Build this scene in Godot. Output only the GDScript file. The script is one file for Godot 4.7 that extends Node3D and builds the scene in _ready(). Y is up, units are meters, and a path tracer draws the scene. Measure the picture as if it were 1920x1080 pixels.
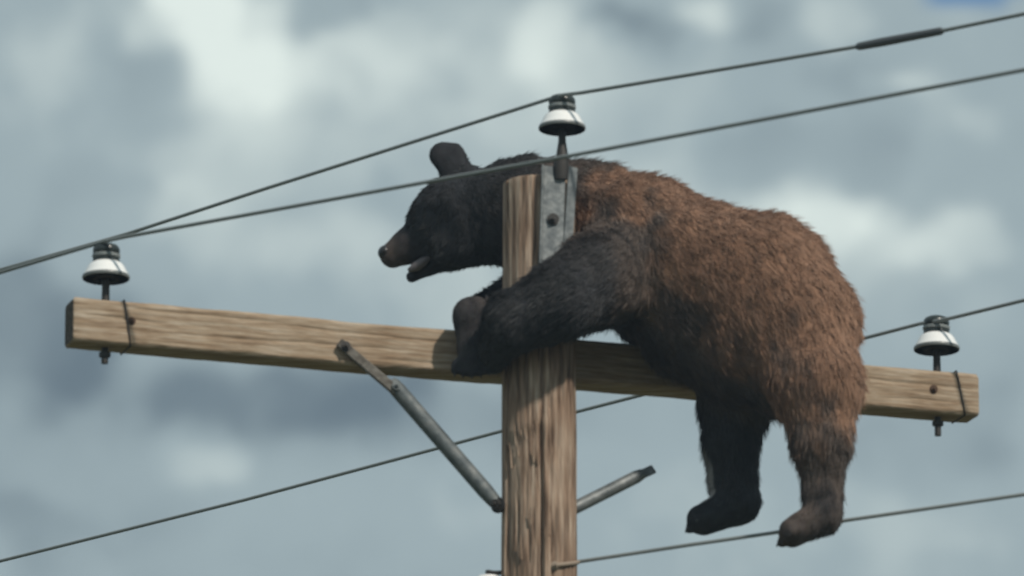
extends Node3D
# A bear draped over the crossarm of a wooden utility pole, seen from the ground through a long lens.
# Units are metres. The pole stands at x = 0, z = 0; the camera looks towards -z and up.

const BAR_TURN := 18.0             # the crossarm's right end points away from the camera by this angle
const BAR_Y := 6.343
var rng := RandomNumberGenerator.new()
var M := {}

func _ready() -> void:
	rng.seed = 20240611
	# ---------------------------------------------------------------- camera, sky, sun, exposure
	var cam := Camera3D.new()
	cam.name = "camera"
	add_child(cam)
	cam.position = Vector3(-0.0680, 1.5294, 17.9235)
	cam.rotation_degrees = Vector3(15.5, 0, 0)
	cam.fov = 4.4934
	var lens := CameraAttributesPhysical.new()   # a long lens focused a little beyond the pole
	lens.frustum_focal_length = 305.9
	lens.frustum_focus_distance = 24.0
	lens.exposure_aperture = 10.0
	lens.frustum_near = 0.5
	lens.frustum_far = 3000.0
	cam.attributes = lens
	cam.near = 0.5
	cam.far = 3000.0
	cam.current = true
	var env := Environment.new()
	env.tonemap_mode = Environment.TONE_MAPPER_LINEAR
	env.tonemap_exposure = 1.0
	env.background_mode = Environment.BG_SKY
	env.background_energy_multiplier = 1.0
	env.fog_enabled = true              # thin haze, added to lift the darks a little
	env.fog_density = 0.0016
	env.fog_light_color = Color(0.80, 0.90, 1.0)
	env.sdfgi_enabled = true
	env.ssao_enabled = true
	env.ssil_enabled = true
	var pano := PanoramaSkyMaterial.new()
	pano.panorama = ImageTexture.create_from_image(make_sky())
	var sky := Sky.new()
	sky.sky_material = pano
	env.sky = sky
	var we := WorldEnvironment.new()
	we.name = "world_environment"
	we.environment = env
	add_child(we)
	var sun := DirectionalLight3D.new()
	sun.name = "sun"
	sun.light_energy = 0.92
	sun.light_angular_distance = 2.5
	sun.light_color = Color(1.0, 0.965, 0.91)
	sun.shadow_enabled = true
	add_child(sun)
	sun.rotation_degrees = Vector3(-42, 35, 0)
	make_materials()
	# ---------------------------------------------------------------- setting
	var ground := MeshInstance3D.new()
	ground.name = "ground"
	var pl := PlaneMesh.new()
	pl.size = Vector2(900, 900)
	ground.mesh = pl
	ground.material_override = M.ground
	ground.set_meta("kind", "structure")
	add_child(ground)
	# ---------------------------------------------------------------- things
	utility_pole()
	insulators()
	wires()
	bear()

# ==================================================================== sky
# Directions in degrees: azimuth from -z towards +x, elevation. Broken cumulus: paler crowns, grey bases, a gap of blue.
const CLOUDS := [ # azimuth, elevation, half width, half height, brightness
	[-0.665, 16.790, 4.155, 1.373, 0.06],
	[-3.158, 14.335, 2.161, 1.082, -0.07],
	[-2.535, 17.622, 0.457, 0.458, 0.44],
	[-1.870, 17.455, 0.499, 0.458, 0.12],
	[-2.202, 17.122, 0.540, 0.416, 0.22],
	[-2.327, 16.498, 0.665, 0.458, 0.12],
	[-1.870, 17.289, 0.457, 0.624, 0.08],
	[-0.914, 17.330, 0.623, 0.416, 0.16],
	[0.291, 17.455, 0.457, 0.374, 0.22],
	[0.000, 16.998, 1.080, 0.416, 0.10],
	[1.579, 17.684, 0.332, 0.150, 0.24],
	[2.493, 17.580, 0.374, 0.208, 0.16],
	[3.199, 17.060, 0.249, 0.108, 0.22],
	[2.493, 15.999, 0.789, 0.333, 0.34],
	[3.490, 15.791, 0.665, 0.250, 0.20],
	[-2.368, 14.169, 0.457, 0.250, 0.24],
	[-3.781, 17.289, 0.374, 0.582, 0.10],
	[-1.330, 15.791, 1.080, 0.333, 0.10],
	[-0.415, 15.417, 0.665, 0.333, 0.10],
	[-2.576, 15.958, 0.499, 0.333, 0.08],
	[1.205, 16.374, 0.831, 0.250, 0.10],
	[3.075, 13.628, 1.080, 0.333, 0.10],
	[-1.080, 13.753, 1.246, 0.458, 0.06],
	[3.698, 16.748, 0.332, 0.208, 0.08],
	[3.490, 15.167, 0.623, 0.291, 0.06],
	[1.496, 14.002, 0.831, 0.374, 0.05],
	[-1.537, 17.684, 0.332, 0.229, -0.26],
	[-2.950, 17.206, 0.229, 0.458, -0.13],
	[0.873, 17.684, 0.312, 0.125, -0.30],
	[1.163, 17.497, 0.249, 0.166, -0.20],
	[1.994, 17.538, 0.249, 0.291, -0.20],
	[2.784, 17.122, 0.457, 0.208, -0.14],
	[2.493, 16.498, 1.080, 0.333, -0.16],
	[-3.490, 16.374, 0.374, 0.250, -0.10],
	[-3.864, 15.084, 0.706, 0.749, -0.28],
	[-2.244, 14.668, 1.330, 0.333, -0.29],
	[-0.665, 14.418, 0.914, 0.333, -0.16],
	[-1.122, 16.415, 0.208, 0.208, -0.10],
	[-3.740, 13.586, 0.831, 0.374, -0.14],
	[3.407, 14.294, 0.914, 0.374, -0.14],
	[1.122, 14.418, 0.748, 0.374, -0.08],
	[-0.499, 17.122, 0.208, 0.250, -0.08],
	[-2.825, 16.790, 0.249, 0.250, -0.05],
	[2.036, 15.250, 0.665, 0.333, -0.05],
	[-2.119, 13.378, 1.039, 0.250, -0.06],
]
const BLUE_GAPS := [ # azimuth, elevation, half width, half height
	[3.740, 17.888, 0.561, 0.333],
]
var n_big := FastNoiseLite.new()
var n_mid := FastNoiseLite.new()
var n_warp := FastNoiseLite.new()
var n_blue := FastNoiseLite.new()
var n_puff := FastNoiseLite.new()

func make_sky() -> Image:
	for a in [[n_big, 11, 22.0, 3], [n_mid, 12, 55.0, 5], [n_warp, 13, 60.0, 3], [n_blue, 14, 14.0, 3], [n_puff, 15, 42.0, 4]]:
		var f: FastNoiseLite = a[0]
		f.seed = a[1]
		f.noise_type = FastNoiseLite.TYPE_SIMPLEX_SMOOTH
		f.frequency = a[2]
		f.fractal_type = FastNoiseLite.FRACTAL_FBM
		f.fractal_octaves = a[3]
		f.fractal_gain = 0.5
	# the same cloud function everywhere; coarse samples round the whole sky, fine ones in the quarter around the view
	var img := sky_patch(-180.0, 90.0, 360.0, 90.0, 1024, 256)
	img.resize(4096, 1024, Image.INTERPOLATE_CUBIC)
	var fine := sky_patch(-20.0390625, 34.013671875, 39.990234375, 34.013671875, 455, 387)
	var full := Image.create_empty(4096, 2048, false, Image.FORMAT_RGBF)
	full.fill(Color(0.22, 0.21, 0.17))
	img.blit_rect(fine, Rect2i(0, 0, 455, 387), Vector2i(1820, 637))
	full.blit_rect(img, Rect2i(2048, 0, 2048, 1024), Vector2i(0, 0))     # the panorama's first column is -z
	full.blit_rect(img, Rect2i(0, 0, 2048, 1024), Vector2i(2048, 0))
	return full

func sky_patch(az0: float, el0: float, w: float, h: float, nx: int, ny: int) -> Image:
	var data := PackedFloat32Array()
	data.resize(nx * ny * 3)
	var k := 0
	for j in ny:
		var el := el0 - (j + 0.5) * h / ny
		for i in nx:
			var az := az0 + (i + 0.5) * w / nx
			var c := sky_colour(az, el)
			data[k] = c.x
			data[k + 1] = c.y
			data[k + 2] = c.z
			k += 3
	return Image.create_from_data(nx, ny, false, Image.FORMAT_RGBF, data.to_byte_array())

func sky_colour(az: float, el: float) -> Vector3:
	var ra := deg_to_rad(az)
	var re := deg_to_rad(el)
	var v := Vector3(sin(ra) * cos(re), sin(re), -cos(ra) * cos(re))
	var wa := n_warp.get_noise_3dv(v)
	var wb := n_warp.get_noise_3dv(v + Vector3(3.1, 1.7, 5.3))
	var q := v + Vector3(wa, wb, wa - wb) * 0.004
	var low := 0.525 + 0.36 * n_big.get_noise_3dv(q)
	var gap := smoothstep(0.50, 0.60, n_blue.get_noise_3dv(q))
	var near_view := (1.0 - smoothstep(5.0, 8.0, absf(az))) * (1.0 - smoothstep(3.0, 5.5, absf(el - 15.5)))
	if near_view > 0.0:
		var x := az + wa * 0.26
		var y := el + wb * 0.24
		var s := 0.515
		var ragged := 0.75 * n_mid.get_noise_3dv(v)
		for c in CLOUDS:
			var dx: float = (x - c[0]) / c[2]
			var dy: float = (y - c[1]) / c[3]
			var e := dx * dx + dy * dy
			if e < 6.0:
				s += c[4] * (0.55 * exp(-0.8 * e) + 0.65 * (1.0 - smoothstep(0.55, 1.15, sqrt(e) + ragged)))
		low = lerpf(low, s, near_view)
		var g := 0.0
		for c in BLUE_GAPS:
			var dx: float = (x - c[0]) / c[2]
			var dy: float = (y - c[1]) / c[3]
			g = maxf(g, 1.0 - smoothstep(0.72, 1.06, sqrt(dx * dx + dy * dy)))
		gap = lerpf(gap, g, near_view)
	var t := clampf(low + 0.10 * n_mid.get_noise_3dv(q) + 0.12 * (0.24 - absf(n_puff.get_noise_3dv(q))), 0.0, 1.0)
	# grey base -> mid grey -> white crown, scene-linear
	var c0 := Vector3(0.145, 0.198, 0.238)
	var c1 := Vector3(0.340, 0.425, 0.455)
	var c2 := Vector3(0.76, 0.85, 0.81)
	var c := c0.lerp(c1, smoothstep(0.0, 0.56, t) * 0.75 + t / 0.56 * 0.25) if t < 0.56 else c1.lerp(c2, (t - 0.56) / 0.44)
	return c.lerp(Vector3(0.13, 0.25, 0.43), gap)

# ==================================================================== materials
func lin(r: float, g: float, b: float) -> Color:
	return Color(r, g, b).linear_to_srgb()

func plain(r: float, g: float, b: float, rough: float, metal := 0.0) -> StandardMaterial3D:
	var m := StandardMaterial3D.new()
	m.albedo_color = lin(r, g, b)
	m.roughness = rough
	m.metallic = metal
	return m

func noise_image(sd: int, freq: float, oct: int, size := 512) -> Image:
	var f := FastNoiseLite.new()
	f.seed = sd
	f.noise_type = FastNoiseLite.TYPE_SIMPLEX_SMOOTH
	f.frequency = freq
	f.fractal_octaves = oct
	var im := f.get_seamless_image(size, size, false, false, 0.2)
	im.convert(Image.FORMAT_RGBF)
	return im

# colour texture from two noises: stops are linear colours; a drives the ramp, b mottles it
func ramp_texture(a: Image, b: Image, stops: Array, mottle: float, gain := 1.6) -> ImageTexture:
	var w := a.get_width()
	var im := Image.create_empty(w, w, false, Image.FORMAT_RGB8)
	for y in w:
		for x in w:
			var t := clampf((a.get_pixel(x, y).r - 0.5) * gain + 0.5, 0.0, 0.999) * (stops.size() - 1)
			var i := int(t)
			var c: Color = (stops[i] as Color).lerp(stops[i + 1], t - i)
			var k := 1.0 + (b.get_pixel(x, y).r - 0.5) * mottle
			im.set_pixel(x, y, Color(c.r * k, c.g * k, c.b * k).linear_to_srgb())
	return ImageTexture.create_from_image(im)

func wood(sd: int, stops: Array, scale: Vector3, bump: float, mottle := 0.7) -> StandardMaterial3D:
	var a := noise_image(sd, 0.012, 5)
	var b := noise_image(sd + 1, 0.03, 4)
	var m := StandardMaterial3D.new()
	m.albedo_texture = ramp_texture(a, b, stops, mottle)
	m.roughness = 0.88
	m.metallic_specular = 0.25
	m.uv1_triplanar = true
	m.uv1_scale = scale
	m.heightmap_enabled = true
	m.heightmap_texture = ImageTexture.create_from_image(noise_image(sd + 2, 0.02, 5))
	m.heightmap_scale = bump
	return m

func make_materials() -> void:
	M.pole = wood(31, [Color(0.085, 0.056, 0.04), Color(0.245, 0.168, 0.12), Color(0.345, 0.25, 0.187), Color(0.45, 0.36, 0.285)], Vector3(9.0, 0.6, 9.0), 0.5)
	M.bar = wood(41, [Color(0.25, 0.175, 0.115), Color(0.325, 0.243, 0.17), Color(0.375, 0.293, 0.215), Color(0.44, 0.37, 0.295)], Vector3(0.7, 9.0, 9.0), 0.15, 0.45)
	M.shaded_end_grain = wood(51, [Color(0.05, 0.042, 0.035), Color(0.08, 0.068, 0.056), Color(0.11, 0.09, 0.072), Color(0.15, 0.125, 0.10)], Vector3(9, 9, 9), 0.4)  # end grain, darkened: the shade of the end is put into its colour
	M.steel = wood(61, [Color(0.11, 0.125, 0.133), Color(0.15, 0.167, 0.175), Color(0.19, 0.207, 0.213), Color(0.25, 0.265, 0.268)], Vector3(5, 5, 5), 0.05, 0.4)
	M.steel.metallic = 0.35
	M.steel.roughness = 0.55
	M.steel.metallic_specular = 0.5
	M.tube = wood(71, [Color(0.075, 0.09, 0.098), Color(0.105, 0.125, 0.133), Color(0.14, 0.158, 0.163), Color(0.19, 0.20, 0.20)], Vector3(4, 4, 4), 0.05, 0.5)
	M.tube.metallic = 0.3
	M.tube.roughness = 0.65
	M.tube.metallic_specular = 0.5
	M.strap = wood(64, [Color(0.09, 0.08, 0.07), Color(0.13, 0.12, 0.105), Color(0.17, 0.16, 0.145), Color(0.22, 0.21, 0.195)], Vector3(6, 6, 6), 0.05, 0.5)
	M.bolt = plain(0.045, 0.042, 0.04, 0.6, 0.4)
	M.rust = plain(0.09, 0.05, 0.03, 0.8, 0.2)
	M.porcelain = plain(0.88, 0.885, 0.88, 0.16)
	M.porcelain.clearcoat_enabled = true
	M.porcelain.clearcoat = 0.6
	M.porcelain.clearcoat_roughness = 0.08
	M.rim = plain(0.17, 0.185, 0.19, 0.35)
	M.shaded_hollow = plain(0.20, 0.20, 0.195, 0.8)  # grey hollow under the skirt; its shade is put into the colour
	M.glaze = plain(0.022, 0.03, 0.03, 0.3)
	M.wire = plain(0.21, 0.235, 0.24, 0.7, 0.1)
	M.splice = plain(0.085, 0.095, 0.105, 0.7, 0.1)
	M.ground = wood(81, [Color(0.05, 0.055, 0.022), Color(0.075, 0.08, 0.035), Color(0.10, 0.10, 0.05), Color(0.15, 0.14, 0.08)], Vector3(0.21, 0.21, 0.21), 2.0)
	M.body = StandardMaterial3D.new()
	M.body.vertex_color_use_as_albedo = true
	M.body.roughness = 0.9
	M.body.metallic_specular = 0.2
	M.fur = StandardMaterial3D.new()
	M.fur.vertex_color_use_as_albedo = true
	M.fur.roughness = 0.75
	M.fur.metallic_specular = 0.35
	M.fur.rim_enabled = true
	M.fur.rim = 0.2
	M.fur.rim_tint = 0.5
	M.fur.cull_mode = BaseMaterial3D.CULL_DISABLED
	M.nose = plain(0.018, 0.017, 0.018, 0.35)
	M.eye = plain(0.02, 0.012, 0.008, 0.12)
	M.claw = plain(0.05, 0.048, 0.046, 0.5)
	M.lip = plain(0.15, 0.13, 0.135, 0.6)

# ==================================================================== mesh helpers
# rings of points joined to a skin; normals point away from the rings' centres; caps are flat
func skin(st: SurfaceTool, rings: Array, cap_a := true, cap_b := true) -> void:
	var nr := rings.size()
	var np: int = rings[0].size()
	var centres := []
	for r in rings:
		var c := Vector3.ZERO
		for p in r:
			c += p
		centres.append(c / np)
	var norm := []
	for i in nr:
		var row := PackedVector3Array()
		for j in np:
			var du: Vector3 = rings[i][(j + 1) % np] - rings[i][(j + np - 1) % np]
			var dv: Vector3 = rings[mini(i + 1, nr - 1)][j] - rings[maxi(i - 1, 0)][j]
			var nn := du.cross(dv)
			var out: Vector3 = rings[i][j] - centres[i]
			if nn.length_squared() < 1e-18:
				nn = out if out.length_squared() > 1e-14 else centres[i] - centres[maxi(i - 1, 0)]
			nn = nn.normalized()
			row.append(nn)
		norm.append(row)
	# one sign for the whole skin, so that flared lathe profiles keep their turn
	var agree := 0.0
	for i in nr:
		for j in np:
			agree += norm[i][j].dot(rings[i][j] - centres[i])
	var s := 1.0 if agree >= 0.0 else -1.0
	for i in nr - 1:
		for j in np:
			var k := (j + 1) % np
			tri(st, rings[i][j], rings[i][k], rings[i + 1][k], s * norm[i][j], s * norm[i][k], s * norm[i + 1][k])
			tri(st, rings[i][j], rings[i + 1][k], rings[i + 1][j], s * norm[i][j], s * norm[i + 1][k], s * norm[i + 1][j])
	for e in [[0, cap_a], [nr - 1, cap_b]]:
		if not e[1]:
			continue
		var i: int = e[0]
		var inner: int = 1 if i == 0 else nr - 2
		var f := Vector3.ZERO
		for j in np:
			f += (rings[i][j] - centres[i]).cross(rings[i][(j + 1) % np] - centres[i])
		f = f.normalized()
		if f.dot(centres[i] - centres[inner]) < 0.0:
			f = -f
		for j in np:
			tri(st, centres[i], rings[i][j], rings[i][(j + 1) % np], f, f, f)

func tri(st: SurfaceTool, a: Vector3, b: Vector3, c: Vector3, na: Vector3, nb: Vector3, nc: Vector3) -> void:
	if (b - a).cross(c - a).dot(na + nb + nc) > 0.0:   # clockwise is the front
		var t := b
		b = c
		c = t
		t = nb
		nb = nc
		nc = t
	st.set_normal(na)
	st.add_vertex(a)
	st.set_normal(nb)
	st.add_vertex(b)
	st.set_normal(nc)
	st.add_vertex(c)

func begin() -> SurfaceTool:
	var st := SurfaceTool.new()
	st.begin(Mesh.PRIMITIVE_TRIANGLES)
	return st

func part(called: String, st: SurfaceTool, m: Material, parent: Node) -> MeshInstance3D:
	var o := MeshInstance3D.new()
	o.name = called
	o.mesh = st.commit()
	o.material_override = m
	parent.add_child(o, true)
	return o

func thing(called: String, label: String, category: String, at := Vector3.ZERO, group := "") -> Node3D:
	var o := Node3D.new()
	o.name = called
	add_child(o, true)
	o.position = at
	tag(o, label, category, group)
	return o

func tag(o: Node, label: String, category: String, group := "") -> void:
	o.set_meta("label", label)
	o.set_meta("category", category)
	if group != "":
		o.set_meta("group", group)

func ring(c: Vector3, u: Vector3, w: Vector3, ru: float, rw: float, n: int) -> PackedVector3Array:
	var r := PackedVector3Array()
	for j in n:
		var a := TAU * j / n
		r.append(c + u * cos(a) * ru + w * sin(a) * rw)
	return r

func tube(st: SurfaceTool, pts: Array, radii: Array, n := 12) -> void:
	var rings := []
	var u := Vector3.ZERO
	for i in pts.size():
		var t: Vector3 = (pts[mini(i + 1, pts.size() - 1)] - pts[maxi(i - 1, 0)]).normalized()
		if u == Vector3.ZERO:
			u = t.cross(Vector3.UP if absf(t.y) < 0.9 else Vector3.RIGHT).normalized()
		else:
			u = (u - t * u.dot(t)).normalized()
		var r: float = radii[mini(i, radii.size() - 1)]
		rings.append(ring(pts[i], u, t.cross(u), r, r, n))
	skin(st, rings)

func lathe(st: SurfaceTool, at: Vector3, prof: Array, n := 40) -> void:
	var rings := []
	for p in prof:
		rings.append(ring(at + Vector3(0, p[1], 0), Vector3.RIGHT, Vector3.BACK, p[0], p[0], n))
	skin(st, rings)

# a box with chamfered edges, as a ring profile swept along a to b; side is the profile's first axis
func beam(st: SurfaceTool, a: Vector3, b: Vector3, side: Vector3, w: float, h: float, ch: float, steps := 1) -> void:
	var t := (b - a).normalized()
	var u := (side - t * side.dot(t)).normalized()
	var v := t.cross(u)
	var rings := []
	for e in [[0.0, ch], [minf(ch / a.distance_to(b), 0.4), 0.0], [1.0 - minf(ch / a.distance_to(b), 0.4), 0.0], [1.0, ch]]:
		var c: Vector3 = a.lerp(b, e[0])
		var hw: float = w / 2 - e[1]
		var hh: float = h / 2 - e[1]
		var r := PackedVector3Array()
		for q in [[hw, hh - ch], [hw, -hh + ch], [hw - ch, -hh], [-hw + ch, -hh], [-hw, -hh + ch], [-hw, hh - ch], [-hw + ch, hh], [hw - ch, hh]]:
			r.append(c + u * q[0] + v * q[1])
		rings.append(r)
	skin_flat(st, rings)

func skin_flat(st: SurfaceTool, rings: Array) -> void:
	var np: int = rings[0].size()
	var mid := Vector3.ZERO
	for r in rings:
		for p in r:
			mid += p / (np * rings.size())
	for i in rings.size() - 1:
		for j in np:
			var k := (j + 1) % np
			flat(st, rings[i][j], rings[i][k], rings[i + 1][k], mid)
			flat(st, rings[i][j], rings[i + 1][k], rings[i + 1][j], mid)
	for r in [rings[0], rings[-1]]:
		for j in range(1, np - 1):
			flat(st, r[0], r[j], r[j + 1], mid)

func flat(st: SurfaceTool, a: Vector3, b: Vector3, c: Vector3, mid: Vector3) -> void:
	var f := (b - a).cross(c - a)
	if f.length_squared() < 1e-18:
		return
	f = f.normalized()
	if f.dot(a - mid) < 0.0:
		f = -f
	tri(st, a, b, c, f, f, f)

func bolt(st: SurfaceTool, at: Vector3, out: Vector3, r: float, proud: float) -> void:   # washer, hexagonal head, stud
	var o := out.normalized()
	var u := o.cross(Vector3.UP if absf(o.y) < 0.9 else Vector3.RIGHT).normalized()
	var w := o.cross(u)
	skin(st, [ring(at - o * 0.004, u, w, r * 1.7, r * 1.7, 16), ring(at + o * 0.003, u, w, r * 1.7, r * 1.7, 16)])
	skin_flat(st, [ring(at + o * 0.003, u, w, r * 1.15, r * 1.15, 6), ring(at + o * proud * 0.6, u, w, r * 1.15, r * 1.15, 6)])
	skin(st, [ring(at + o * proud * 0.5, u, w, r * 0.6, r * 0.6, 10), ring(at + o * proud, u, w, r * 0.55, r * 0.55, 10)])

# ==================================================================== utility pole
func bar_point(s: float, y := 0.0, f := 0.0) -> Vector3:   # along the crossarm, up, out of its front face
	var a := deg_to_rad(BAR_TURN)
	var d := Vector3(cos(a), 0, -sin(a))
	var n := Vector3(sin(a), 0, cos(a))
	return n * (f - 0.135) + d * s + Vector3(0, BAR_Y + y, 0)

const POLE_TOP := 6.775
func pole_radius(y: float) -> float:
	return 0.0895 + (POLE_TOP - y) * 0.0065

func utility_pole() -> void:
	var pole := thing("utility_pole", "weathered wooden utility pole with wooden crossarm that the bear hangs over", "utility pole")
	var f := FastNoiseLite.new()
	f.seed = 5
	f.frequency = 1.0
	f.fractal_octaves = 4
	# shaft: grain ridges, long drying cracks and a torn strip where wood has split away
	var n := 150
	var ys := [POLE_TOP, POLE_TOP - 0.004]
	while ys[-1] > 5.4:
		ys.append(ys[-1] - 0.016)
	while ys[-1] > 0.3:
		ys.append(ys[-1] - 0.3)
	ys.append(-0.3)
	# [angle at y = 6, drift per metre, lowest y, highest y, half width, depth]; angle 0 is +z (towards the camera), 90 is +x
	var cracks := [[4.0, 4.0, 5.3, 6.46, 0.034, 0.022], [17.0, -3.0, 5.2, 6.42, 0.020, 0.016], [-38.0, 5.0, 5.0, 6.2, 0.018, 0.012], [52.0, 3.0, 5.4, 6.5, 0.022, 0.014], [-3.0, -4.0, 6.5, 6.9, 0.016, 0.012], [-62.0, 2.0, 5.2, 6.9, 0.02, 0.014], [120.0, 2.0, 5.0, 6.9, 0.03, 0.02], [-150.0, 2.0, 5.0, 6.9, 0.03, 0.02], [28.0, 2.0, 5.2, 5.75, 0.015, 0.010], [-18.0, 2.0, 5.2, 6.0, 0.012, 0.009]]
	var rings := []
	for i in ys.size():
		var y: float = ys[i]
		var r := PackedVector3Array()
		for j in n:
			var a := TAU * j / n
			var ad := rad_to_deg(a)
			if ad > 180.0:
				ad -= 360.0
			var rad := pole_radius(y) - (0.004 if i == 0 else 0.0)
			rad += 0.0022 * f.get_noise_3d(cos(a) * 9.0, y * 0.9, sin(a) * 9.0)
			rad += 0.0035 * f.get_noise_3d(cos(a) * 1.3, y * 1.1 + 7.0, sin(a) * 1.3)
			for c in cracks:
				if y > c[2] and y < c[3]:
					var off: float = deg_to_rad(ad - c[0] - c[1] * (y - 6.0) - 2.5 * f.get_noise_2d(y * 3.0, c[0]))
					var ends := minf(1.0, minf(y - c[2], c[3] - y) * 7.0)
					var depth: float = c[5] * ends * maxf(0.0, 1.0 - absf(off) / c[4])
					rad -= depth
			# the torn strip: below this ragged line the outer wood is gone
			var edge := 6.105 + 0.018 * f.get_noise_1d(ad * 0.11) + 0.0006 * (ad + 20.0)
			if ad > -64.0 and ad < 6.0 and y < edge:
				rad -= 0.0075
			r.append(Vector3(sin(a) * rad, y, cos(a) * rad))
		rings.append(r)
	var st := begin()
	skin(st, rings)
	part("shaft", st, M.pole, pole)
	# splinters standing out along the torn strip
	st = begin()
	for k in 9:
		var a := deg_to_rad(-55.0 + 6.6 * k + rng.randf_range(-2, 2))
		var y0 := 6.1 - rng.randf_range(0.0, 0.5)
		var rr := pole_radius(y0) - 0.004
		var o := Vector3(sin(a), 0, cos(a))
		var L := rng.randf_range(0.03, 0.09)
		tube(st, [o * rr + Vector3(0, y0, 0), o * (rr + 0.004) + Vector3(0, y0 + L * 0.6, 0), o * (rr + 0.010) + Vector3(0.002, y0 + L, 0)], [0.003, 0.0022, 0.0004], 5)
	part("splinter", st, M.pole, pole).set_meta("kind", "stuff")
	# crossarm
	var arm := crossarm(pole)
	# through bolt of the crossarm, its square washer on the pole's front
	st = begin()
	bolt(st, Vector3(0.028, BAR_Y, 0.087), Vector3(0.31, 0, 0.95), 0.013, 0.04)
	part("bolt", st, M.bolt, pole)
	braces(pole)
	top_bracket(pole)
	# small clamp where the low cable is made fast
	st = begin()
	bolt(st, Vector3(0.0385, 5.7561, 0.0880), Vector3(0.3, 0, 0.95), 0.007, 0.018)
	tube(st, [Vector3(0.0384, 5.7551, 0.0980), Vector3(0.0625, 5.7616, 0.0820), Vector3(0.0867, 5.7720, 0.0500), Vector3(0.0979, 5.7890, -0.0100), Vector3(0.0903, 5.7985, -0.0500)], [0.0055], 8)
	part("cable_clamp", st, plain(0.30, 0.24, 0.19, 0.8), pole)

func crossarm(pole: Node3D) -> Node3D:
	var f := FastNoiseLite.new()
	f.seed = 9
	f.frequency = 1.0
	f.fractal_octaves = 4
	var h := 0.057
	var w := 0.045
	var ch := 0.006
	var prof := []
	for q in [[-1, -1], [1, -1], [1, 1], [-1, 1]]:
		pass
	var corner := [[w, h], [w, -h], [-w, -h], [-w, h]]   # front top, front bottom, back bottom, back top
	for k in 4:
		var a: Array = corner[k]
		var b: Array = corner[(k + 1) % 4]
		var va := Vector2(a[0], a[1])
		var vb := Vector2(b[0], b[1])
		var L := va.distance_to(vb)
		var cuts := [ch, ch + 0.003, L * 0.3, L * 0.5, L * 0.7, L - ch - 0.003, L - ch]
		if k == 0:
			cuts = [ch, ch + 0.003]
			for q in 30:
				cuts.append(ch + 0.006 + (L - 2.0 * ch - 0.012) * q / 29.0)
			cuts.append_array([L - ch - 0.003, L - ch])
		for t in cuts:
			prof.append(va.lerp(vb, t / L))
	var rings := []
	var s0 := -1.19
	var s1 := 1.23
	var N := 240
	# [from, to, height, drift, depth]
	var checks := [[-1.19, -0.95, 0.012, -0.02, 0.010], [-0.93, -0.30, -0.016, 0.012, 0.008], [-0.70, -0.05, 0.030, -0.016, 0.007], [-0.42, 0.15, -0.036, 0.01, 0.008], [0.85, 1.23, 0.020, -0.015, 0.008], [0.95, 1.21, -0.026, 0.01, 0.009], [-1.10, -0.62, 0.040, -0.01, 0.006]]
	for i in N + 1:
		var t := float(i) / N
		var s := lerpf(s0, s1, t)
		var shrink := 0.004 if i == 0 or i == N else 0.0
		if i == 1:
			s = s0 + 0.004
		elif i == N - 1:
			s = s1 - 0.004
		var r := PackedVector3Array()
		for q in prof:
			var p: Vector2 = q
			var edge := smoothstep(0.75, 1.0, absf(p.x) / w * absf(p.y) / h)
			var bite := 0.0012 * f.get_noise_3d(s * 5.0, p.x * 30.0, p.y * 60.0) + 0.007 * edge * minf(0.0, f.get_noise_3d(s * 6.0 + 40.0, p.x * 14.0, p.y * 14.0) - 0.10)
			var warp := 0.006 * f.get_noise_1d(s * 0.6)
			p *= 1.0 + (bite - shrink) / 0.05
			if p.x > w * 0.9:
				for c in checks:
					var along: float = minf(s - c[0], c[1] - s)
					if along > 0.0:
						var off: float = absf(p.y - c[2] - c[3] * (s - c[0]) - 0.004 * f.get_noise_1d(s * 4.0 + c[2] * 90.0))
						p.x -= 0.5 * c[4] * minf(1.0, along * 9.0) * maxf(0.0, 1.0 - off / 0.0042)
			r.append(bar_point(s, p.y + warp, p.x))
		rings.append(r)
	var st := begin()
	skin(st, rings, false, false)
	var arm := part("crossarm", st, M.bar, pole)
	tag_part(arm, "pale sawn timber crossarm")
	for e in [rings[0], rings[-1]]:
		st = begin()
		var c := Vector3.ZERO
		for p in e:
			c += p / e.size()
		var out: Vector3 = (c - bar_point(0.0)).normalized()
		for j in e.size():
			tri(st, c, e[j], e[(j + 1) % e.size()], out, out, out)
		part("end_face", st, M.shaded_end_grain, arm)
	# anti-split wire bands near both ends, and bolt heads
	for b in [[-1.052, 0.018], [1.178, 0.022]]:
		st = begin()
		var pts := []
		for q in [[w + 0.001, h + 0.001], [w + 0.002, 0.02], [w + 0.002, -0.02], [w + 0.001, -h - 0.001], [-w - 0.001, -h - 0.001], [-w - 0.001, h + 0.001], [w + 0.001, h + 0.001]]:
			pts.append(bar_point(b[0] - q[1] / h * b[1] * 0.5, q[1], q[0]))
		tube(st, pts, [0.0021], 8)
		part("anti_split_band", st, M.bolt, arm)
	st = begin()
	bolt(st, bar_point(-1.041, 0.006, w), bar_point(0, 0, 1) - bar_point(0, 0, 0), 0.006, 0.012)
	part("bolt", st, M.rust, arm)
	st = begin()
	bolt(st, bar_point(1.103, 0.004, w), bar_point(0, 0, 1) - bar_point(0, 0, 0), 0.0065, 0.012)
	part("bolt", st, M.rust, arm)
	return arm

func tag_part(o: Node, label: String) -> void:
	o.set_meta("label", label)

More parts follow.
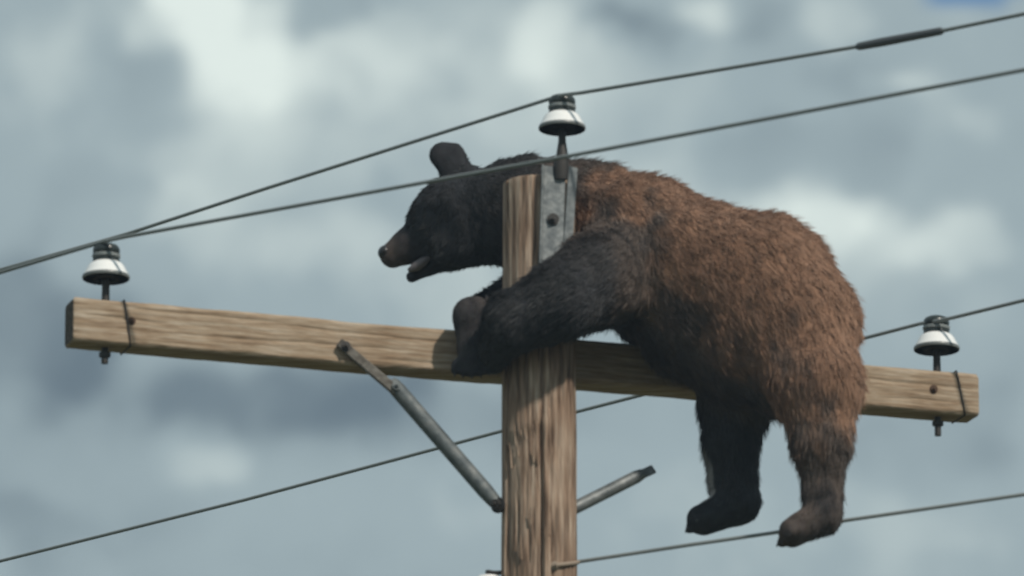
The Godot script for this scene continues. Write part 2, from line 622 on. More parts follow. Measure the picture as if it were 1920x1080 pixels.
func braces(pole: Node3D) -> void:
	# left brace: a forked strap on the crossarm, then a galvanised pipe down to the pole
	var a := bar_point(-0.488, -0.018, 0.055)
	var knee := Vector3(-0.3666, 6.2404, 0.0200)
	var foot := Vector3(-0.1028, 5.9276, 0.0200)
	var st := begin()
	var dirv := (foot - knee).normalized()
	tube(st, [knee - dirv * 0.012, knee, knee + dirv * 0.02, knee.lerp(foot, 0.5), foot - dirv * 0.05, foot - dirv * 0.015, foot + dirv * 0.01], [0.014, 0.019, 0.0205, 0.0205, 0.0205, 0.018, 0.013], 18)
	var brace := part("brace", st, M.tube, pole)
	tag_part(brace, "galvanised pipe brace running up to the crossarm")
	st = begin()
	beam(st, a - (knee - a).normalized() * 0.02, knee + dirv * 0.05, Vector3(0.3, 0, 0.95), 0.012, 0.026, 0.003)
	part("strap", st, M.strap, brace)
	st = begin()
	bolt(st, a + Vector3(0.002, 0, 0.006), Vector3(0.31, 0, 0.95), 0.008, 0.018)
	part("bolt", st, M.bolt, brace)
	st = begin()
	bolt(st, knee + Vector3(0.008, -0.008, 0.021), Vector3(0.2, 0.2, 0.95), 0.007, 0.012)
	part("bolt", st, M.tube, brace)
	st = begin()
	bolt(st, foot + Vector3(0.0, -0.002, 0.012), Vector3(-0.6, 0.0, 0.8), 0.012, 0.028)
	part("bolt", st, M.bolt, brace)
	# right brace: bent away from the crossarm, its upper end free
	var b0 := Vector3(0.0742, 5.9236, -0.0200)
	var b1 := Vector3(0.2626, 6.0404, -0.1000)
	var b2 := Vector3(0.2913, 6.0559, -0.1120)
	st = begin()
	tube(st, [b0, b0.lerp(b1, 0.05), b0.lerp(b1, 0.5), b1.lerp(b0, 0.08), b1], [0.015, 0.0165, 0.0165, 0.0165, 0.013], 16)
	var loose := part("brace", st, M.steel, pole)
	tag_part(loose, "short loose brace with a free end")
	st = begin()
	beam(st, b1.lerp(b0, 0.1), b2, Vector3(0.1, 0.2, 0.95), 0.008, 0.024, 0.002)
	part("strap", st, M.steel, loose)

func top_bracket(pole: Node3D) -> void:
	# steel channel bolted to the pole's front, its flanges towards the camera, carrying the top insulator's pin
	var u := Vector3(cos(0.1), 0, -sin(0.1))
	var o := Vector3(sin(0.1), 0, cos(0.1))
	var top := Vector3(0.0400, 6.7932, 0.0950)
	var low := Vector3(0.0315, 6.5002, 0.1000)
	var st := begin()
	beam(st, low, top, u, 0.056, 0.006, 0.0015)
	var web := part("top_bracket", st, M.steel, pole)
	tag_part(web, "grey steel channel carrying the top insulator")
	st = begin()
	beam(st, low - u * 0.031 + o * 0.006, top - u * 0.031 + o * 0.006, u, 0.005, 0.018, 0.001)
	part("flange", st, M.steel, web)
	st = begin()
	var ur := (u - o * 0.45).normalized()
	beam(st, low + u * 0.036 - o * 0.002, top + u * 0.047 - o * 0.002, ur, 0.026, 0.005, 0.001)
	part("flange", st, M.steel, web)
	st = begin()
	bolt(st, Vector3(0.0357, 6.6518, 0.1030), o, 0.009, 0.016)
	part("bolt", st, M.bolt, web)
	# forged saddle between channel and pin
	st = begin()
	var s := Vector3(0.0562, 6.7838, 0.0980)
	skin(st, [ring(s + Vector3(0, -0.026, 0), u, o, 0.016, 0.010, 16), ring(s - Vector3(0, 0.006, 0), u, o, 0.019, 0.013, 16), ring(s + Vector3(0, 0.02, 0), u, o, 0.019, 0.014, 16), ring(s + Vector3(0, 0.032, 0), u, o, 0.017, 0.014, 16)])
	part("saddle", st, M.bolt, web)

# ==================================================================== insulators
func make_insulator(label: String, at: Vector3, stem: float, below: float, base_r: float) -> Node3D:
	# at: the foot of the pin; the porcelain sits stem above it
	var t := thing("insulator", label, "insulator", at, "pin insulators carrying the wires")
	var st := begin()
	lathe(st, Vector3(0, stem, 0), [[0.0586, 0.0105], [0.0575, 0.014], [0.054, 0.019], [0.0505, 0.026], [0.047, 0.033], [0.042, 0.040], [0.034, 0.045], [0.028, 0.047]], 48)
	part("porcelain_skirt", st, M.porcelain, t)
	st = begin()
	lathe(st, Vector3(0, stem, 0), [[0.0575, 0.001], [0.0596, 0.0025], [0.0603, 0.006], [0.0597, 0.0095], [0.0586, 0.0108]], 48)
	part("rim", st, M.rim, t)
	st = begin()
	lathe(st, Vector3(0, stem, 0), [[0.0575, 0.001], [0.052, 0.004], [0.047, 0.014], [0.044, 0.024], [0.040, 0.026], [0.037, 0.020], [0.034, 0.004], [0.030, 0.000], [0.026, 0.004], [0.024, 0.022], [0.018, 0.028], [0.010, 0.029]], 40)
	part("hollow_underside", st, M.shaded_hollow, t)
	st = begin()
	lathe(st, Vector3(0, stem, 0), [[0.026, 0.042], [0.0335, 0.044], [0.0345, 0.049], [0.0320, 0.054], [0.0295, 0.057], [0.0295, 0.063], [0.032, 0.067], [0.0345, 0.073], [0.0335, 0.081], [0.0285, 0.088], [0.019, 0.092], [0.006, 0.093]], 40)
	var head := part("head", st, M.glaze, t)
	st = begin()
	var pts := []
	for i in 30:
		var a := TAU * i / 14.5
		pts.append(Vector3(cos(a) * 0.0325, stem + 0.0575 + i * 0.00025, sin(a) * 0.0325))
	tube(st, pts, [0.0034], 7)
	part("tie_wire", st, M.wire, head)
	st = begin()
	tube(st, [Vector3(0, stem + 0.016, 0), Vector3(0, stem * 0.6, 0), Vector3(0, 0.004, 0), Vector3(0, -0.004, 0)], [0.0095, 0.0098, lerpf(0.0098, base_r, 0.85), base_r], 14)
	if below > 0.0:
		tube(st, [Vector3(0, -0.004, 0), Vector3(0, -below, 0)], [0.0085], 12)
		skin_flat(st, [ring(Vector3(0, -0.1265, 0), Vector3.RIGHT, Vector3.BACK, 0.0145, 0.0145, 6), ring(Vector3(0, -0.1385, 0), Vector3.RIGHT, Vector3.BACK, 0.0145, 0.0145, 6)])
	part("pin", st, M.bolt, t)
	return t

func insulators() -> void:
	make_insulator("white porcelain insulator on the left end of the crossarm", bar_point(-1.097, 0.058, 0.0), 0.062, 0.155, 0.0105)
	make_insulator("white porcelain insulator on the right end of the crossarm, behind the bear", bar_point(1.131, 0.058, 0.0), 0.062, 0.165, 0.0105)
	make_insulator("white porcelain insulator on the very top of the pole above the bear's neck", Vector3(0.0590, 6.8157, 0.0950), 0.073, 0.0, 0.017)
	# a spool on the pole's left flank, low down
	var t := thing("spool_insulator", "small white spool insulator low on the left side of the pole", "insulator", Vector3(-0.1268, 5.7193, 0.0000))
	var st := begin()
	lathe(st, Vector3.ZERO, [[0.010, -0.032], [0.028, -0.030], [0.031, -0.022], [0.026, -0.014], [0.018, -0.004], [0.018, 0.004], [0.026, 0.014], [0.031, 0.022], [0.028, 0.030], [0.010, 0.032]], 32)
	part("porcelain_spool", st, M.porcelain, t)
	st = begin()
	tube(st, [Vector3(0, -0.046, 0), Vector3(0, 0.046, 0)], [0.008], 12)
	beam(st, Vector3(0, 0.04, 0), Vector3(0.055, 0.04, 0), Vector3.BACK, 0.03, 0.005, 0.001)
	beam(st, Vector3(0, -0.04, 0), Vector3(0.055, -0.04, 0), Vector3.BACK, 0.03, 0.005, 0.001)
	part("bracket", st, M.bolt, t)

# ==================================================================== wires
func wire(called: String, label: String, pts: Array, r: float) -> MeshInstance3D:
	# the spans sag: each long piece is subdivided and hangs a little below its chord
	var path := []
	for i in pts.size() - 1:
		var a: Vector3 = pts[i]
		var b: Vector3 = pts[i + 1]
		var L := a.distance_to(b)
		var k := clampi(int(L / 0.5), 2, 60)
		for q in k:
			var t := float(q) / k
			path.append(a.lerp(b, t) + Vector3(0, -0.0009 * L * L * t * (1.0 - t), 0))
	path.append(pts[-1])
	var st := begin()
	tube(st, path, [r], 8)
	var o := part(called, st, M.wire, self)
	tag(o, label, "wire", "wires of the power line")
	return o

func wires() -> void:
	wire("power_line", "wire tied to the left insulator, crossing in front of the bear's neck", [Vector3(-23.4388, 5.8327, -20.3195), Vector3(-1.3670, 6.5445, -0.0136), Vector3(-1.1318, 6.5521, 0.2028), Vector3(-1.0868, 6.5542, 0.2442), Vector3(-1.0266, 6.5509, 0.2997), Vector3(-0.2990, 6.4910, 0.9690), Vector3(0.0830, 6.4602, 1.3205), Vector3(0.5932, 6.4217, 1.7899), Vector3(1.0770, 6.3864, 2.2349), Vector3(18.7139, 5.1003, 18.4609)], 0.0051)
	var top := [Vector3(-23.5338, 6.4928, -21.5763), Vector3(-1.4579, 6.9023, -1.2665), Vector3(-1.0936, 6.9091, -0.9313), Vector3(-0.7122, 6.9327, -0.5804), Vector3(-0.2878, 6.9546, -0.1899), Vector3(0.0200, 6.9701, 0.0932), Vector3(0.0617, 6.9711, 0.1316), Vector3(0.1073, 6.9640, 0.1735), Vector3(0.7793, 6.8932, 0.7918), Vector3(0.9712, 6.8772, 0.9683), Vector3(1.1594, 6.8654, 1.1414), Vector3(18.8031, 5.7644, 17.3737)]
	wire("power_line", "wire over the pole-top insulator with a thick splice at its right", top, 0.0051)
	wire("power_line", "wire tied to the right insulator, passing behind the bear and pole", [Vector3(-23.6292, 5.9667, -23.1315), Vector3(-1.5543, 6.4602, -2.8225), Vector3(-0.8186, 6.4766, -2.1457), Vector3(-0.1117, 6.5052, -1.4953), Vector3(0.2614, 6.5163, -1.1521), Vector3(0.8792, 6.5333, -0.5838), Vector3(0.9920, 6.5368, -0.4799), Vector3(1.0328, 6.5337, -0.4424), Vector3(1.0709, 6.5327, -0.4074), Vector3(1.2465, 6.5355, -0.2458), Vector3(18.9077, 6.8123, 16.0024)], 0.0051)
	wire("service_cable", "low thin cable running right from the pole behind the bear's foot", [Vector3(0.0902, 5.7956, -0.0380), Vector3(0.3725, 5.8193, 0.0468), Vector3(0.5841, 5.8356, 0.1102), Vector3(0.7682, 5.8550, 0.1654), Vector3(1.1981, 5.8887, 0.2944), Vector3(26.0317, 7.8355, 7.7445)], 0.0049)
	var s := begin()
	var a := Vector3(0.7743, 6.8933, 0.7872)
	var b := Vector3(0.9748, 6.8768, 0.9717)
	tube(s, [a, a.lerp(b, 0.03), a.lerp(b, 0.3), a.lerp(b, 0.97), b], [0.0062, 0.0098, 0.0112, 0.0098, 0.0062], 12)
	var sp := part("splice_sleeve", s, M.splice, self)
	tag(sp, "thick dark splice sleeve on the top wire at upper right", "splice")

# ==================================================================== bear
# Bones: tapered capsules whose influence exp(-d / k) adds up; the skin is where the sum is 1.
# fields: a, b, radius a, radius b, blend k, squash in z, hair length, coat tone (0 black, 1 dark brown, 2 cinnamon)
var bones := []

func bone(a: Vector3, b: Vector3, ra: float, rb: float, k: float, sq: float, hair: float, coat_tone: float) -> void:
	bones.append([a, b, ra, rb, k, sq, hair, coat_tone])

func bear_bones() -> void:
	# trunk, neck to rump; the neck passes behind the pole, the rump hangs before the crossarm
	bone(Vector3(-0.1507, 6.7805, -0.3000), Vector3(-0.0267, 6.7747, -0.2700), 0.1135, 0.1324, 0.020, 0.95, 0.022, 0.0)
	bone(Vector3(-0.0267, 6.7747, -0.2700), Vector3(0.1169, 6.7289, -0.2000), 0.1324, 0.1486, 0.020, 1.0, 0.034, 0.5)
	bone(Vector3(0.1169, 6.7260, -0.2000), Vector3(0.2587, 6.6478, -0.1000), 0.1432, 0.1595, 0.020, 1.05, 0.036, 1.7)
	bone(Vector3(0.2587, 6.6478, -0.1000), Vector3(0.4057, 6.5336, -0.0200), 0.1595, 0.1757, 0.020, 1.05, 0.036, 2.2)
	bone(Vector3(0.4057, 6.5336, -0.0200), Vector3(0.5521, 6.4721, 0.0400), 0.1757, 0.1919, 0.020, 1.0, 0.036, 2.2)
	bone(Vector3(0.5521, 6.4721, 0.0400), Vector3(0.6352, 6.3776, 0.1000), 0.1892, 0.1595, 0.020, 1.05, 0.038, 2.2)
	# belly, in darker coat tones than the back
	bone(Vector3(0.2585, 6.5333, -0.1200), Vector3(0.3916, 6.4101, -0.0300), 0.0892, 0.1243, 0.018, 1.2, 0.040, 0.2)
	bone(Vector3(0.3916, 6.4101, -0.0300), Vector3(0.5232, 6.3160, 0.0600), 0.1243, 0.1243, 0.018, 1.1, 0.036, 0.9)
	bone(Vector3(0.5232, 6.3160, 0.0600), Vector3(0.6040, 6.2014, 0.1000), 0.0946, 0.0622, 0.016, 1.1, 0.04, 0.3)
	# head
	bone(Vector3(-0.1783, 6.7690, -0.3100), Vector3(-0.2198, 6.7705, -0.3300), 0.1135, 0.1108, 0.012, 0.90, 0.015, 0.0)
	bone(Vector3(-0.2198, 6.7848, -0.3300), Vector3(-0.2723, 6.7590, -0.3400), 0.0946, 0.0622, 0.010, 0.92, 0.016, 0.0)
	bone(Vector3(-0.2722, 6.7446, -0.3400), Vector3(-0.3371, 6.7088, -0.3500), 0.0581, 0.0405, 0.008, 0.85, 0.006, 0.5)
	bone(Vector3(-0.3371, 6.7088, -0.3500), Vector3(-0.3757, 6.6872, -0.3550), 0.0446, 0.0338, 0.006, 0.9, 0.004, 0.62)
	# cheeks and jaw
	bone(Vector3(-0.1917, 6.6961, -0.2700), Vector3(-0.2301, 6.6889, -0.2700), 0.0568, 0.0459, 0.012, 0.9, 0.018, 0.0)
	bone(Vector3(-0.1925, 6.7302, -0.3900), Vector3(-0.2312, 6.7230, -0.3900), 0.0568, 0.0459, 0.012, 0.9, 0.018, 0.0)
	bone(Vector3(-0.2197, 6.6873, -0.3400), Vector3(-0.2775, 6.6572, -0.3450), 0.0405, 0.0216, 0.007, 0.9, 0.012, 0.0)
	bone(Vector3(-0.2775, 6.6543, -0.3450), Vector3(-0.3271, 6.6271, -0.3500), 0.0203, 0.0149, 0.004, 0.95, 0.006, 0.2)
	# ears
	bone(Vector3(-0.1947, 6.8536, -0.2700), Vector3(-0.2223, 6.9081, -0.2650), 0.0405, 0.0378, 0.006, 0.5, 0.008, 0.0)
	bone(Vector3(-0.2278, 6.9124, -0.2650), Vector3(-0.2444, 6.9330, -0.2620), 0.0338, 0.0297, 0.006, 0.5, 0.008, 0.0)
	bone(Vector3(-0.2499, 6.9273, -0.2620), Vector3(-0.2196, 6.9336, -0.2640), 0.0311, 0.0284, 0.005, 0.5, 0.008, 0.0)
	bone(Vector3(-0.2011, 6.8815, -0.4000), Vector3(-0.2207, 6.9263, -0.4050), 0.0338, 0.0311, 0.006, 0.6, 0.012, 0.0)
	bone(Vector3(-0.2207, 6.9263, -0.4050), Vector3(-0.2346, 6.9452, -0.4100), 0.0311, 0.0257, 0.006, 0.6, 0.012, 0.0)
	# near foreleg: shoulder, over the front of the pole, paw hooked on its left
	bone(Vector3(0.2434, 6.5617, -0.0200), Vector3(0.1608, 6.5057, 0.0800), 0.1324, 0.1162, 0.018, 1.0, 0.034, 0.35)
	bone(Vector3(0.1608, 6.4988, 0.0800), Vector3(0.0525, 6.4265, 0.1650), 0.1108, 0.0919, 0.014, 1.0, 0.028, 0.25)
	bone(Vector3(0.0524, 6.4126, 0.1750), Vector3(-0.0613, 6.3682, 0.1650), 0.0919, 0.0757, 0.012, 1.0, 0.026, 0.1)
	bone(Vector3(-0.0613, 6.3682, 0.1650), Vector3(-0.1028, 6.3291, 0.1150), 0.0703, 0.0514, 0.010, 1.0, 0.018, 0.0)
	bone(Vector3(-0.1028, 6.3291, 0.1150), Vector3(-0.1137, 6.2925, 0.0650), 0.0486, 0.0324, 0.008, 1.1, 0.012, 0.0)
	# far foreleg: behind the pole, paw laid over the crossarm
	bone(Vector3(0.1105, 6.6319, -0.2700), Vector3(-0.0337, 6.5464, -0.2700), 0.0973, 0.0730, 0.014, 1.0, 0.03, 0.1)
	bone(Vector3(-0.0337, 6.5464, -0.2700), Vector3(-0.1494, 6.4545, -0.1000), 0.0703, 0.0514, 0.010, 1.0, 0.024, 0.1)
	bone(Vector3(-0.1495, 6.4643, -0.1000), Vector3(-0.1676, 6.4107, 0.0500), 0.0514, 0.0473, 0.008, 1.0, 0.014, 0.45)
	bone(Vector3(-0.1676, 6.4107, 0.0500), Vector3(-0.1701, 6.2882, 0.0600), 0.0473, 0.0338, 0.008, 0.8, 0.012, 0.4)
	# near hind leg
	bone(Vector3(0.6290, 6.3694, 0.1200), Vector3(0.6909, 6.1958, 0.2000), 0.1432, 0.1108, 0.018, 1.0, 0.034, 2.0)
	bone(Vector3(0.6909, 6.1958, 0.2000), Vector3(0.7017, 6.0396, 0.2200), 0.1000, 0.0703, 0.014, 1.0, 0.032, 1.25)
	bone(Vector3(0.7017, 6.0396, 0.2200), Vector3(0.7020, 5.9123, 0.2100), 0.0676, 0.0446, 0.012, 1.0, 0.026, 1.0)
	bone(Vector3(0.7020, 5.9123, 0.2100), Vector3(0.7044, 5.8588, 0.2000), 0.0446, 0.0419, 0.009, 1.0, 0.020, 0.6)
	bone(Vector3(0.7044, 5.8588, 0.2000), Vector3(0.6303, 5.8104, 0.2200), 0.0446, 0.0365, 0.008, 1.25, 0.010, 0.5)
	# far hind leg
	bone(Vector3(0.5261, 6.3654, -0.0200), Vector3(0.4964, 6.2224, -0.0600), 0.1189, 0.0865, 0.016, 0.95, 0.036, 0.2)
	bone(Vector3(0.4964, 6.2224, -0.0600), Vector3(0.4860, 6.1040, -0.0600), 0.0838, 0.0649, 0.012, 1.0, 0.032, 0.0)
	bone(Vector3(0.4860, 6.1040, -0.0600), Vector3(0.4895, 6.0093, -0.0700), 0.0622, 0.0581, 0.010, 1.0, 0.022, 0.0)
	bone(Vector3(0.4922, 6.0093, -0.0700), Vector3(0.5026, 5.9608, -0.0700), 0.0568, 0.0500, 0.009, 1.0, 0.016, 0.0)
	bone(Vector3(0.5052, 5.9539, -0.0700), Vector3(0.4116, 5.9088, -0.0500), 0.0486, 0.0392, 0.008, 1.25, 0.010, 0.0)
	# tail stub
	bone(Vector3(0.7576, 6.4026, 0.1000), Vector3(0.7789, 6.3485, 0.1200), 0.0324, 0.0189, 0.012, 1.0, 0.03, 1.7)
	# belly weighing on the crossarm
	bone(Vector3(0.2801, 6.4818, -0.2000), Vector3(0.4093, 6.4139, -0.2000), 0.0784, 0.0838, 0.016, 1.0, 0.034, 0.1)
	# toes: [foot tip, way the toes point, spread of the five]
	for p in paws():
		for k in 5:
			var q := (k - 2) / 2.0
			var root: Vector3 = p[0] + p[2] * q
			var d: Vector3 = (p[1] + p[2].normalized() * q * 0.25).normalized()
			var tip: Vector3 = root + d * (0.022 - 0.006 * q * q)
			bone(root, tip, 0.0135, 0.0115, 0.0022, 1.0, 0.007, p[3])

func paws() -> Array:
	return [[Vector3(0.6276, 5.8050, 0.2200), Vector3(-0.84, -0.52, 0.10), Vector3(0.012, 0.004, 0.036), 0.5],
		[Vector3(0.4075, 5.9061, -0.0500), Vector3(-0.84, -0.52, 0.10), Vector3(0.012, 0.004, 0.036), 0.0],
		[Vector3(-0.1137, 6.3036, 0.0650), Vector3(-0.18, -0.92, 0.30), Vector3(-0.014, 0.0, 0.036), 0.0],
		[Vector3(-0.1700, 6.2839, 0.0660), Vector3(0.0, -0.97, 0.12), Vector3(0.036, 0.0, 0.004), 0.1]]

func bear() -> void:
	bear_bones()
	var b := thing("bear", "brown and black bear draped over the crossarm, hind legs hanging down", "bear")
	# skin: a coarse grid for the trunk and legs, a fine one for the head, meeting in the plane x = cut
	var cut := -0.135
	var V := PackedVector3Array()
	var F := PackedInt32Array()
	surface(Vector3(cut, 5.99, -0.56), Vector3(0.92, 6.98, 0.42), 0.010, V, F)
	surface(Vector3(0.34, 5.76, -0.20), Vector3(0.86, 6.0, 0.36), 0.005, V, F)
	surface(Vector3(-0.46, 6.44, -0.56), Vector3(cut + 0.012, 6.98, -0.12), 0.005, V, F)
	surface(Vector3(-0.28, 6.22, -0.24), Vector3(cut + 0.012, 6.46, 0.26), 0.005, V, F)
	var nv := V.size()
	var N := PackedVector3Array()
	N.resize(nv)
	for i in range(0, F.size(), 3):
		var f := -(V[F[i + 1]] - V[F[i]]).cross(V[F[i + 2]] - V[F[i]])
		N[F[i]] += f
		N[F[i + 1]] += f
		N[F[i + 2]] += f
	var noise := FastNoiseLite.new()
	noise.seed = 77
	noise.frequency = 9.0
	noise.fractal_octaves = 4
	var C := PackedColorArray()
	C.resize(nv)
	var flow := PackedVector3Array()
	flow.resize(nv)
	var hair := PackedFloat32Array()
	hair.resize(nv)
	for i in nv:
		N[i] = N[i].normalized()
		var w := 0.0
		var fl := Vector3.ZERO
		var hl := 0.0
		var tone_sum := 0.0
		for o in bones:
			var d := bone_distance(V[i], o)
			if d < 0.12:
				var e := exp(-d / (o[4] * 2.6))
				w += e
				fl += (o[1] - o[0]).normalized() * e
				hl += o[6] * e
				tone_sum += o[7] * e
		w = maxf(w, 1e-9)
		flow[i] = fl / w
		hair[i] = hl / w
		C[i] = coat(tone_sum / w + smoothstep(0.0, 1.4, tone_sum / w) * (0.6 * noise.get_noise_3dv(V[i]) + 0.85 * noise.get_noise_3dv(V[i] * Vector3(0.75, 0.42, 0.6) + Vector3(2, 7, 1))), noise.get_noise_3dv(V[i] * 3.0 + Vector3(5, 5, 5)))
		# a pale streak of hair down the front of the far shin
		var streak := Geometry3D.get_closest_point_to_segment(V[i], Vector3(0.4222, 6.0779, -0.0500), Vector3(0.4241, 5.9642, -0.0500)).distance_to(V[i])
		C[i] = C[i].lerp(Color(0.34, 0.335, 0.34), 1.0 - smoothstep(0.022, 0.030, streak + 0.008 * noise.get_noise_3dv(V[i] * 4.0)))
	var arrays := []
	arrays.resize(Mesh.ARRAY_MAX)
	arrays[Mesh.ARRAY_VERTEX] = V
	arrays[Mesh.ARRAY_NORMAL] = N
	arrays[Mesh.ARRAY_COLOR] = C
	arrays[Mesh.ARRAY_INDEX] = F
	var am := ArrayMesh.new()
	am.add_surface_from_arrays(Mesh.PRIMITIVE_TRIANGLES, arrays)
	var body := MeshInstance3D.new()
	body.name = "body"
	body.mesh = am
	body.material_override = M.body
	b.add_child(body)
	fur(b, V, N, F, C, flow, hair)
	# nose pad, eyes, lip and claws
	var st := begin()
	blob(st, Vector3(-0.3964, 6.6921, -0.3520), Vector3(0.019, 0.019, 0.027))
	part("nose", st, M.nose, b)
	for z in [-0.276, -0.402]:
		st = begin()
		blob(st, Vector3(-0.2925, 6.7547, -0.3000) * Vector3(1, 1, 0) + Vector3(0, 0, z), Vector3(0.009, 0.008, 0.008))
		part("eye", st, M.eye, b)
	st = begin()
	tube(st, [Vector3(-0.2773, 6.6711, -0.3180), Vector3(-0.2965, 6.6585, -0.3140), Vector3(-0.3157, 6.6448, -0.3160), Vector3(-0.3338, 6.6387, -0.3300)], [0.005, 0.012, 0.013, 0.006], 10)
	part("lip", st, M.lip, b)
	# claws, one at the tip of every toe
	for p in paws():
		for k in 5:
			var q := (k - 2) / 2.0
			var d: Vector3 = (p[1] + p[2].normalized() * q * 0.25).normalized()
			var root: Vector3 = p[0] + p[2] * q + d * (0.026 - 0.006 * q * q) + Vector3(0, 0.003, 0)
			st = begin()
			tube(st, [root, root + d * 0.006, root + d * 0.011 + Vector3(0.001, -0.002, -0.001), root + d * 0.014 + Vector3(0.003, -0.005, -0.001)], [0.0044, 0.0038, 0.0024, 0.0005], 7)
			part("claw", st, M.claw, b)

func coat(p: float, n: float) -> Color:
	var black := Color(0.032, 0.033, 0.037)
	var dark := Color(0.12, 0.092, 0.078)
	var cin := Color(0.335, 0.197, 0.130)
	p = clampf(p, 0.0, 2.0)
	var c := black.lerp(dark, smoothstep(0.1, 1.0, p)) if p < 1.0 else dark.lerp(cin, smoothstep(0.0, 0.8, p - 1.0))
	return c * (1.0 + 0.45 * n)

func blob(st: SurfaceTool, c: Vector3, r: Vector3) -> void:
	var rings := []
	for i in 9:
		var a := PI * (i + 0.15) / 8.3
		rings.append(ring(c + Vector3(0, cos(a) * r.y, 0), Vector3.RIGHT, Vector3.BACK, sin(a) * r.x, sin(a) * r.z, 14))
	skin(st, rings)

func bone_distance(p: Vector3, o: Array) -> float:
	var a: Vector3 = o[0]
	var b: Vector3 = o[1]
	var sq: float = o[5]
	var ab := b - a
	var t := clampf((p - a).dot(ab) / maxf(ab.length_squared(), 1e-9), 0.0, 1.0)
	var q := p - a - ab * t
	q.z /= sq
	return q.length() - lerpf(o[2], o[3], t)

# surface nets inside the box lo..hi
func surface(lo: Vector3, hi: Vector3, h: float, V: PackedVector3Array, F: PackedInt32Array) -> void:
	var nx := int(ceil((hi.x - lo.x) / h - 0.001)) + 1
	var ny := int(ceil((hi.y - lo.y) / h - 0.001)) + 1
	var nz := int(ceil((hi.z - lo.z) / h - 0.001)) + 1
	var S := PackedFloat32Array()
	S.resize(nx * ny * nz)
	for o in bones:
		var a: Vector3 = o[0]
		var b: Vector3 = o[1]
		var k: float = o[4]
		var m: float = maxf(o[2], o[3]) * maxf(1.0, o[5]) + k * 5.0
		var p0 := (Vector3(minf(a.x, b.x), minf(a.y, b.y), minf(a.z, b.z)) - Vector3(m, m, m) - lo) / h
		var p1 := (Vector3(maxf(a.x, b.x), maxf(a.y, b.y), maxf(a.z, b.z)) + Vector3(m, m, m) - lo) / h
		var ab := b - a
		var inv := 1.0 / maxf(ab.length_squared(), 1e-9)
		var ra: float = o[2]
		var rd: float = o[3] - ra
		var isq: float = 1.0 / o[5]
		for z in range(maxi(0, int(p0.z)), mini(nz, int(p1.z) + 1)):
			for y in range(maxi(0, int(p0.y)), mini(ny, int(p1.y) + 1)):
				var row := (z * ny + y) * nx
				for x in range(maxi(0, int(p0.x)), mini(nx, int(p1.x) + 1)):
					var q := lo + Vector3(x, y, z) * h - a
					var t := clampf(q.dot(ab) * inv, 0.0, 1.0)
					q -= ab * t
					q.z *= isq
					var d := q.length() - ra - rd * t
					if d < 5.0 * k:
						S[row + x] += exp(-d / k) if d > -6.0 * k else 400.0
	var sx := 1
	var sy := nx
	var sz := nx * ny
	var off := [0, sx, sy, sx + sy, sz, sx + sz, sy + sz, sx + sy + sz]
	var edges := [[0, 1], [2, 3], [4, 5], [6, 7], [0, 2], [1, 3], [4, 6], [5, 7], [0, 4], [1, 5], [2, 6], [3, 7]]
	var corner := []
	for i in 8:
		corner.append(Vector3(i & 1, (i >> 1) & 1, (i >> 2) & 1))
	var lump := FastNoiseLite.new()
	lump.seed = 21
	lump.frequency = 7.0
	lump.fractal_octaves = 3
	for at in S.size():
		if S[at] > 0.01 and S[at] < 60.0:
			var q := lo + Vector3(at % nx, (at / nx) % ny, at / sz) * h
			S[at] *= exp(0.40 * lump.get_noise_3dv(q * Vector3(1.5, 0.7, 1.0)))
	var made := {}
	for z in nz - 1:
		for y in ny - 1:
			var row := (z * ny + y) * nx
			for x in nx - 1:
				var at := row + x
				var s0 := S[at]
				if s0 > 60.0 or s0 < 0.004:
					continue
				var inside := 0
				for i in 8:
					if S[at + off[i]] > 1.0:
						inside += 1
				if inside == 0 or inside == 8:
					continue
				var c := Vector3.ZERO
				var n := 0
				for e in edges:
					var va := log(maxf(S[at + off[e[0]]], 1e-5))
					var vb := log(maxf(S[at + off[e[1]]], 1e-5))
					if (va > 0.0) != (vb > 0.0):
						c += (corner[e[0]] as Vector3).lerp(corner[e[1]], va / (va - vb))
						n += 1
				made[at] = V.size()
				V.append(lo + (Vector3(x, y, z) + c / n) * h)
	for at in made:
		var s0 := S[at] > 1.0
		for ax in [[sx, sy, sz], [sy, sz, sx], [sz, sx, sy]]:
			var s1 := S[at + ax[0]] > 1.0
			if s0 == s1:
				continue
			var i1 = made.get(at - ax[1])
			var i2 = made.get(at - ax[2])
			var i3 = made.get(at - ax[1] - ax[2])
			if i1 == null or i2 == null or i3 == null:
				continue
			var i0: int = made[at]
			if s0:
				F.append_array(PackedInt32Array([i0, i3, i1, i0, i2, i3]))
			else:
				F.append_array(PackedInt32Array([i0, i1, i3, i0, i3, i2]))

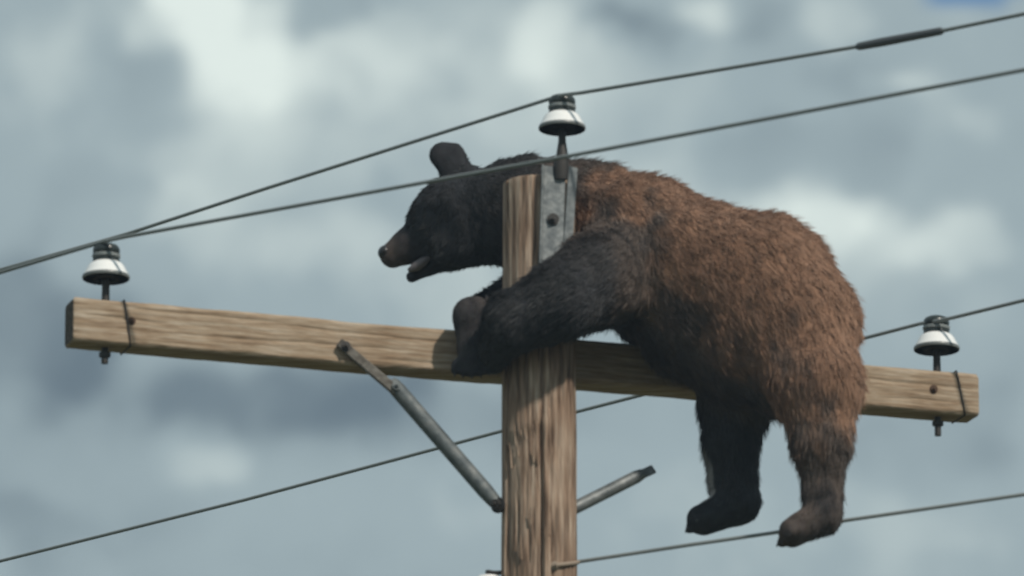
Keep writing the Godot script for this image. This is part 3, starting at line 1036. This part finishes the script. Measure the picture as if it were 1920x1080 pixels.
const HAIRS_PER_SQUARE_METRE := 105000.0
func fur(b: Node3D, V: PackedVector3Array, N: PackedVector3Array, F: PackedInt32Array, C: PackedColorArray, flow: PackedVector3Array, hair: PackedFloat32Array) -> void:
	# a lock of hair: three-sided, tapering, bending over; unit length along +y
	var st := begin()
	var rings := []
	for q in [[0.0, 0.0, 0.5], [0.35, 0.05, 0.46], [0.7, 0.16, 0.30], [1.0, 0.34, 0.03]]:
		rings.append(ring(Vector3(0, q[0], -q[1]), Vector3.RIGHT, Vector3.BACK, q[2], q[2] * 0.55, 3))
	skin(st, rings, false, false)
	var lock := st.commit()
	var xf: Array[Transform3D] = []
	var col := PackedColorArray()
	var r := RandomNumberGenerator.new()
	r.seed = 4
	var clump := FastNoiseLite.new()
	clump.seed = 8
	clump.frequency = 20.0
	clump.fractal_octaves = 2
	for i in range(0, F.size(), 3):
		var a := F[i]
		var bb := F[i + 1]
		var c := F[i + 2]
		var area := (V[bb] - V[a]).cross(V[c] - V[a]).length() * 0.5
		var short := hair[a] < 0.014
		var want := area * HAIRS_PER_SQUARE_METRE * (2.0 if short else 1.0)
		var cnt := int(want) + (1 if r.randf() < want - int(want) else 0)
		for k in cnt:
			var u := r.randf()
			var v := r.randf()
			if u + v > 1.0:
				u = 1.0 - u
				v = 1.0 - v
			var p := V[a] + (V[bb] - V[a]) * u + (V[c] - V[a]) * v
			var n := (N[a] + (N[bb] - N[a]) * u + (N[c] - N[a]) * v).normalized()
			var fl := flow[a] + Vector3(0, -0.35, 0)
			fl = fl - n * fl.dot(n)
			fl = fl.normalized() if fl.length_squared() > 1e-6 else Vector3.DOWN
			var cl := clump.get_noise_3dv(p)
			var guard := 1.0 if r.randf() < 0.07 and not short else 0.0     # longer guard hairs standing off
			var cl2 := clump.get_noise_3dv(p + Vector3(9, 9, 9))
			var side := n.cross(fl)
			var d := (fl + n * (0.20 + 0.12 * cl + r.randf_range(-0.09, 0.11) + guard * 0.20) + side * (0.34 * cl2 + r.randf_range(-0.17, 0.17))).normalized()
			var L: float = hair[a] * r.randf_range(0.6, 1.05) * (1.0 + 0.3 * cl + 0.45 * guard)
			var wd := r.randf_range(0.0018, 0.0033) * (0.6 if short else 1.0)
			var zz := (n - d * n.dot(d)).normalized()
			var xx := d.cross(zz)
			xf.append(Transform3D(Basis(xx * wd, d * L, zz * minf(wd * 1.6, L * 0.5)), p - n * 0.002))
			var base := C[a] * (1.0 - u - v) + C[bb] * u + C[c] * v
			var g := r.randf_range(0.82, 1.20)
			col.append(Color(base.r * g, base.g * g, base.b * g))
	var mm := MultiMesh.new()
	mm.transform_format = MultiMesh.TRANSFORM_3D
	mm.use_colors = true
	mm.mesh = lock
	mm.instance_count = xf.size()
	for i in xf.size():
		mm.set_instance_transform(i, xf[i])
		mm.set_instance_color(i, col[i])
	var o := MultiMeshInstance3D.new()
	o.name = "fur"
	o.multimesh = mm
	o.material_override = M.fur
	o.set_meta("kind", "stuff")
	b.add_child(o)
	print("hairs ", xf.size(), " skin triangles ", F.size() / 3)
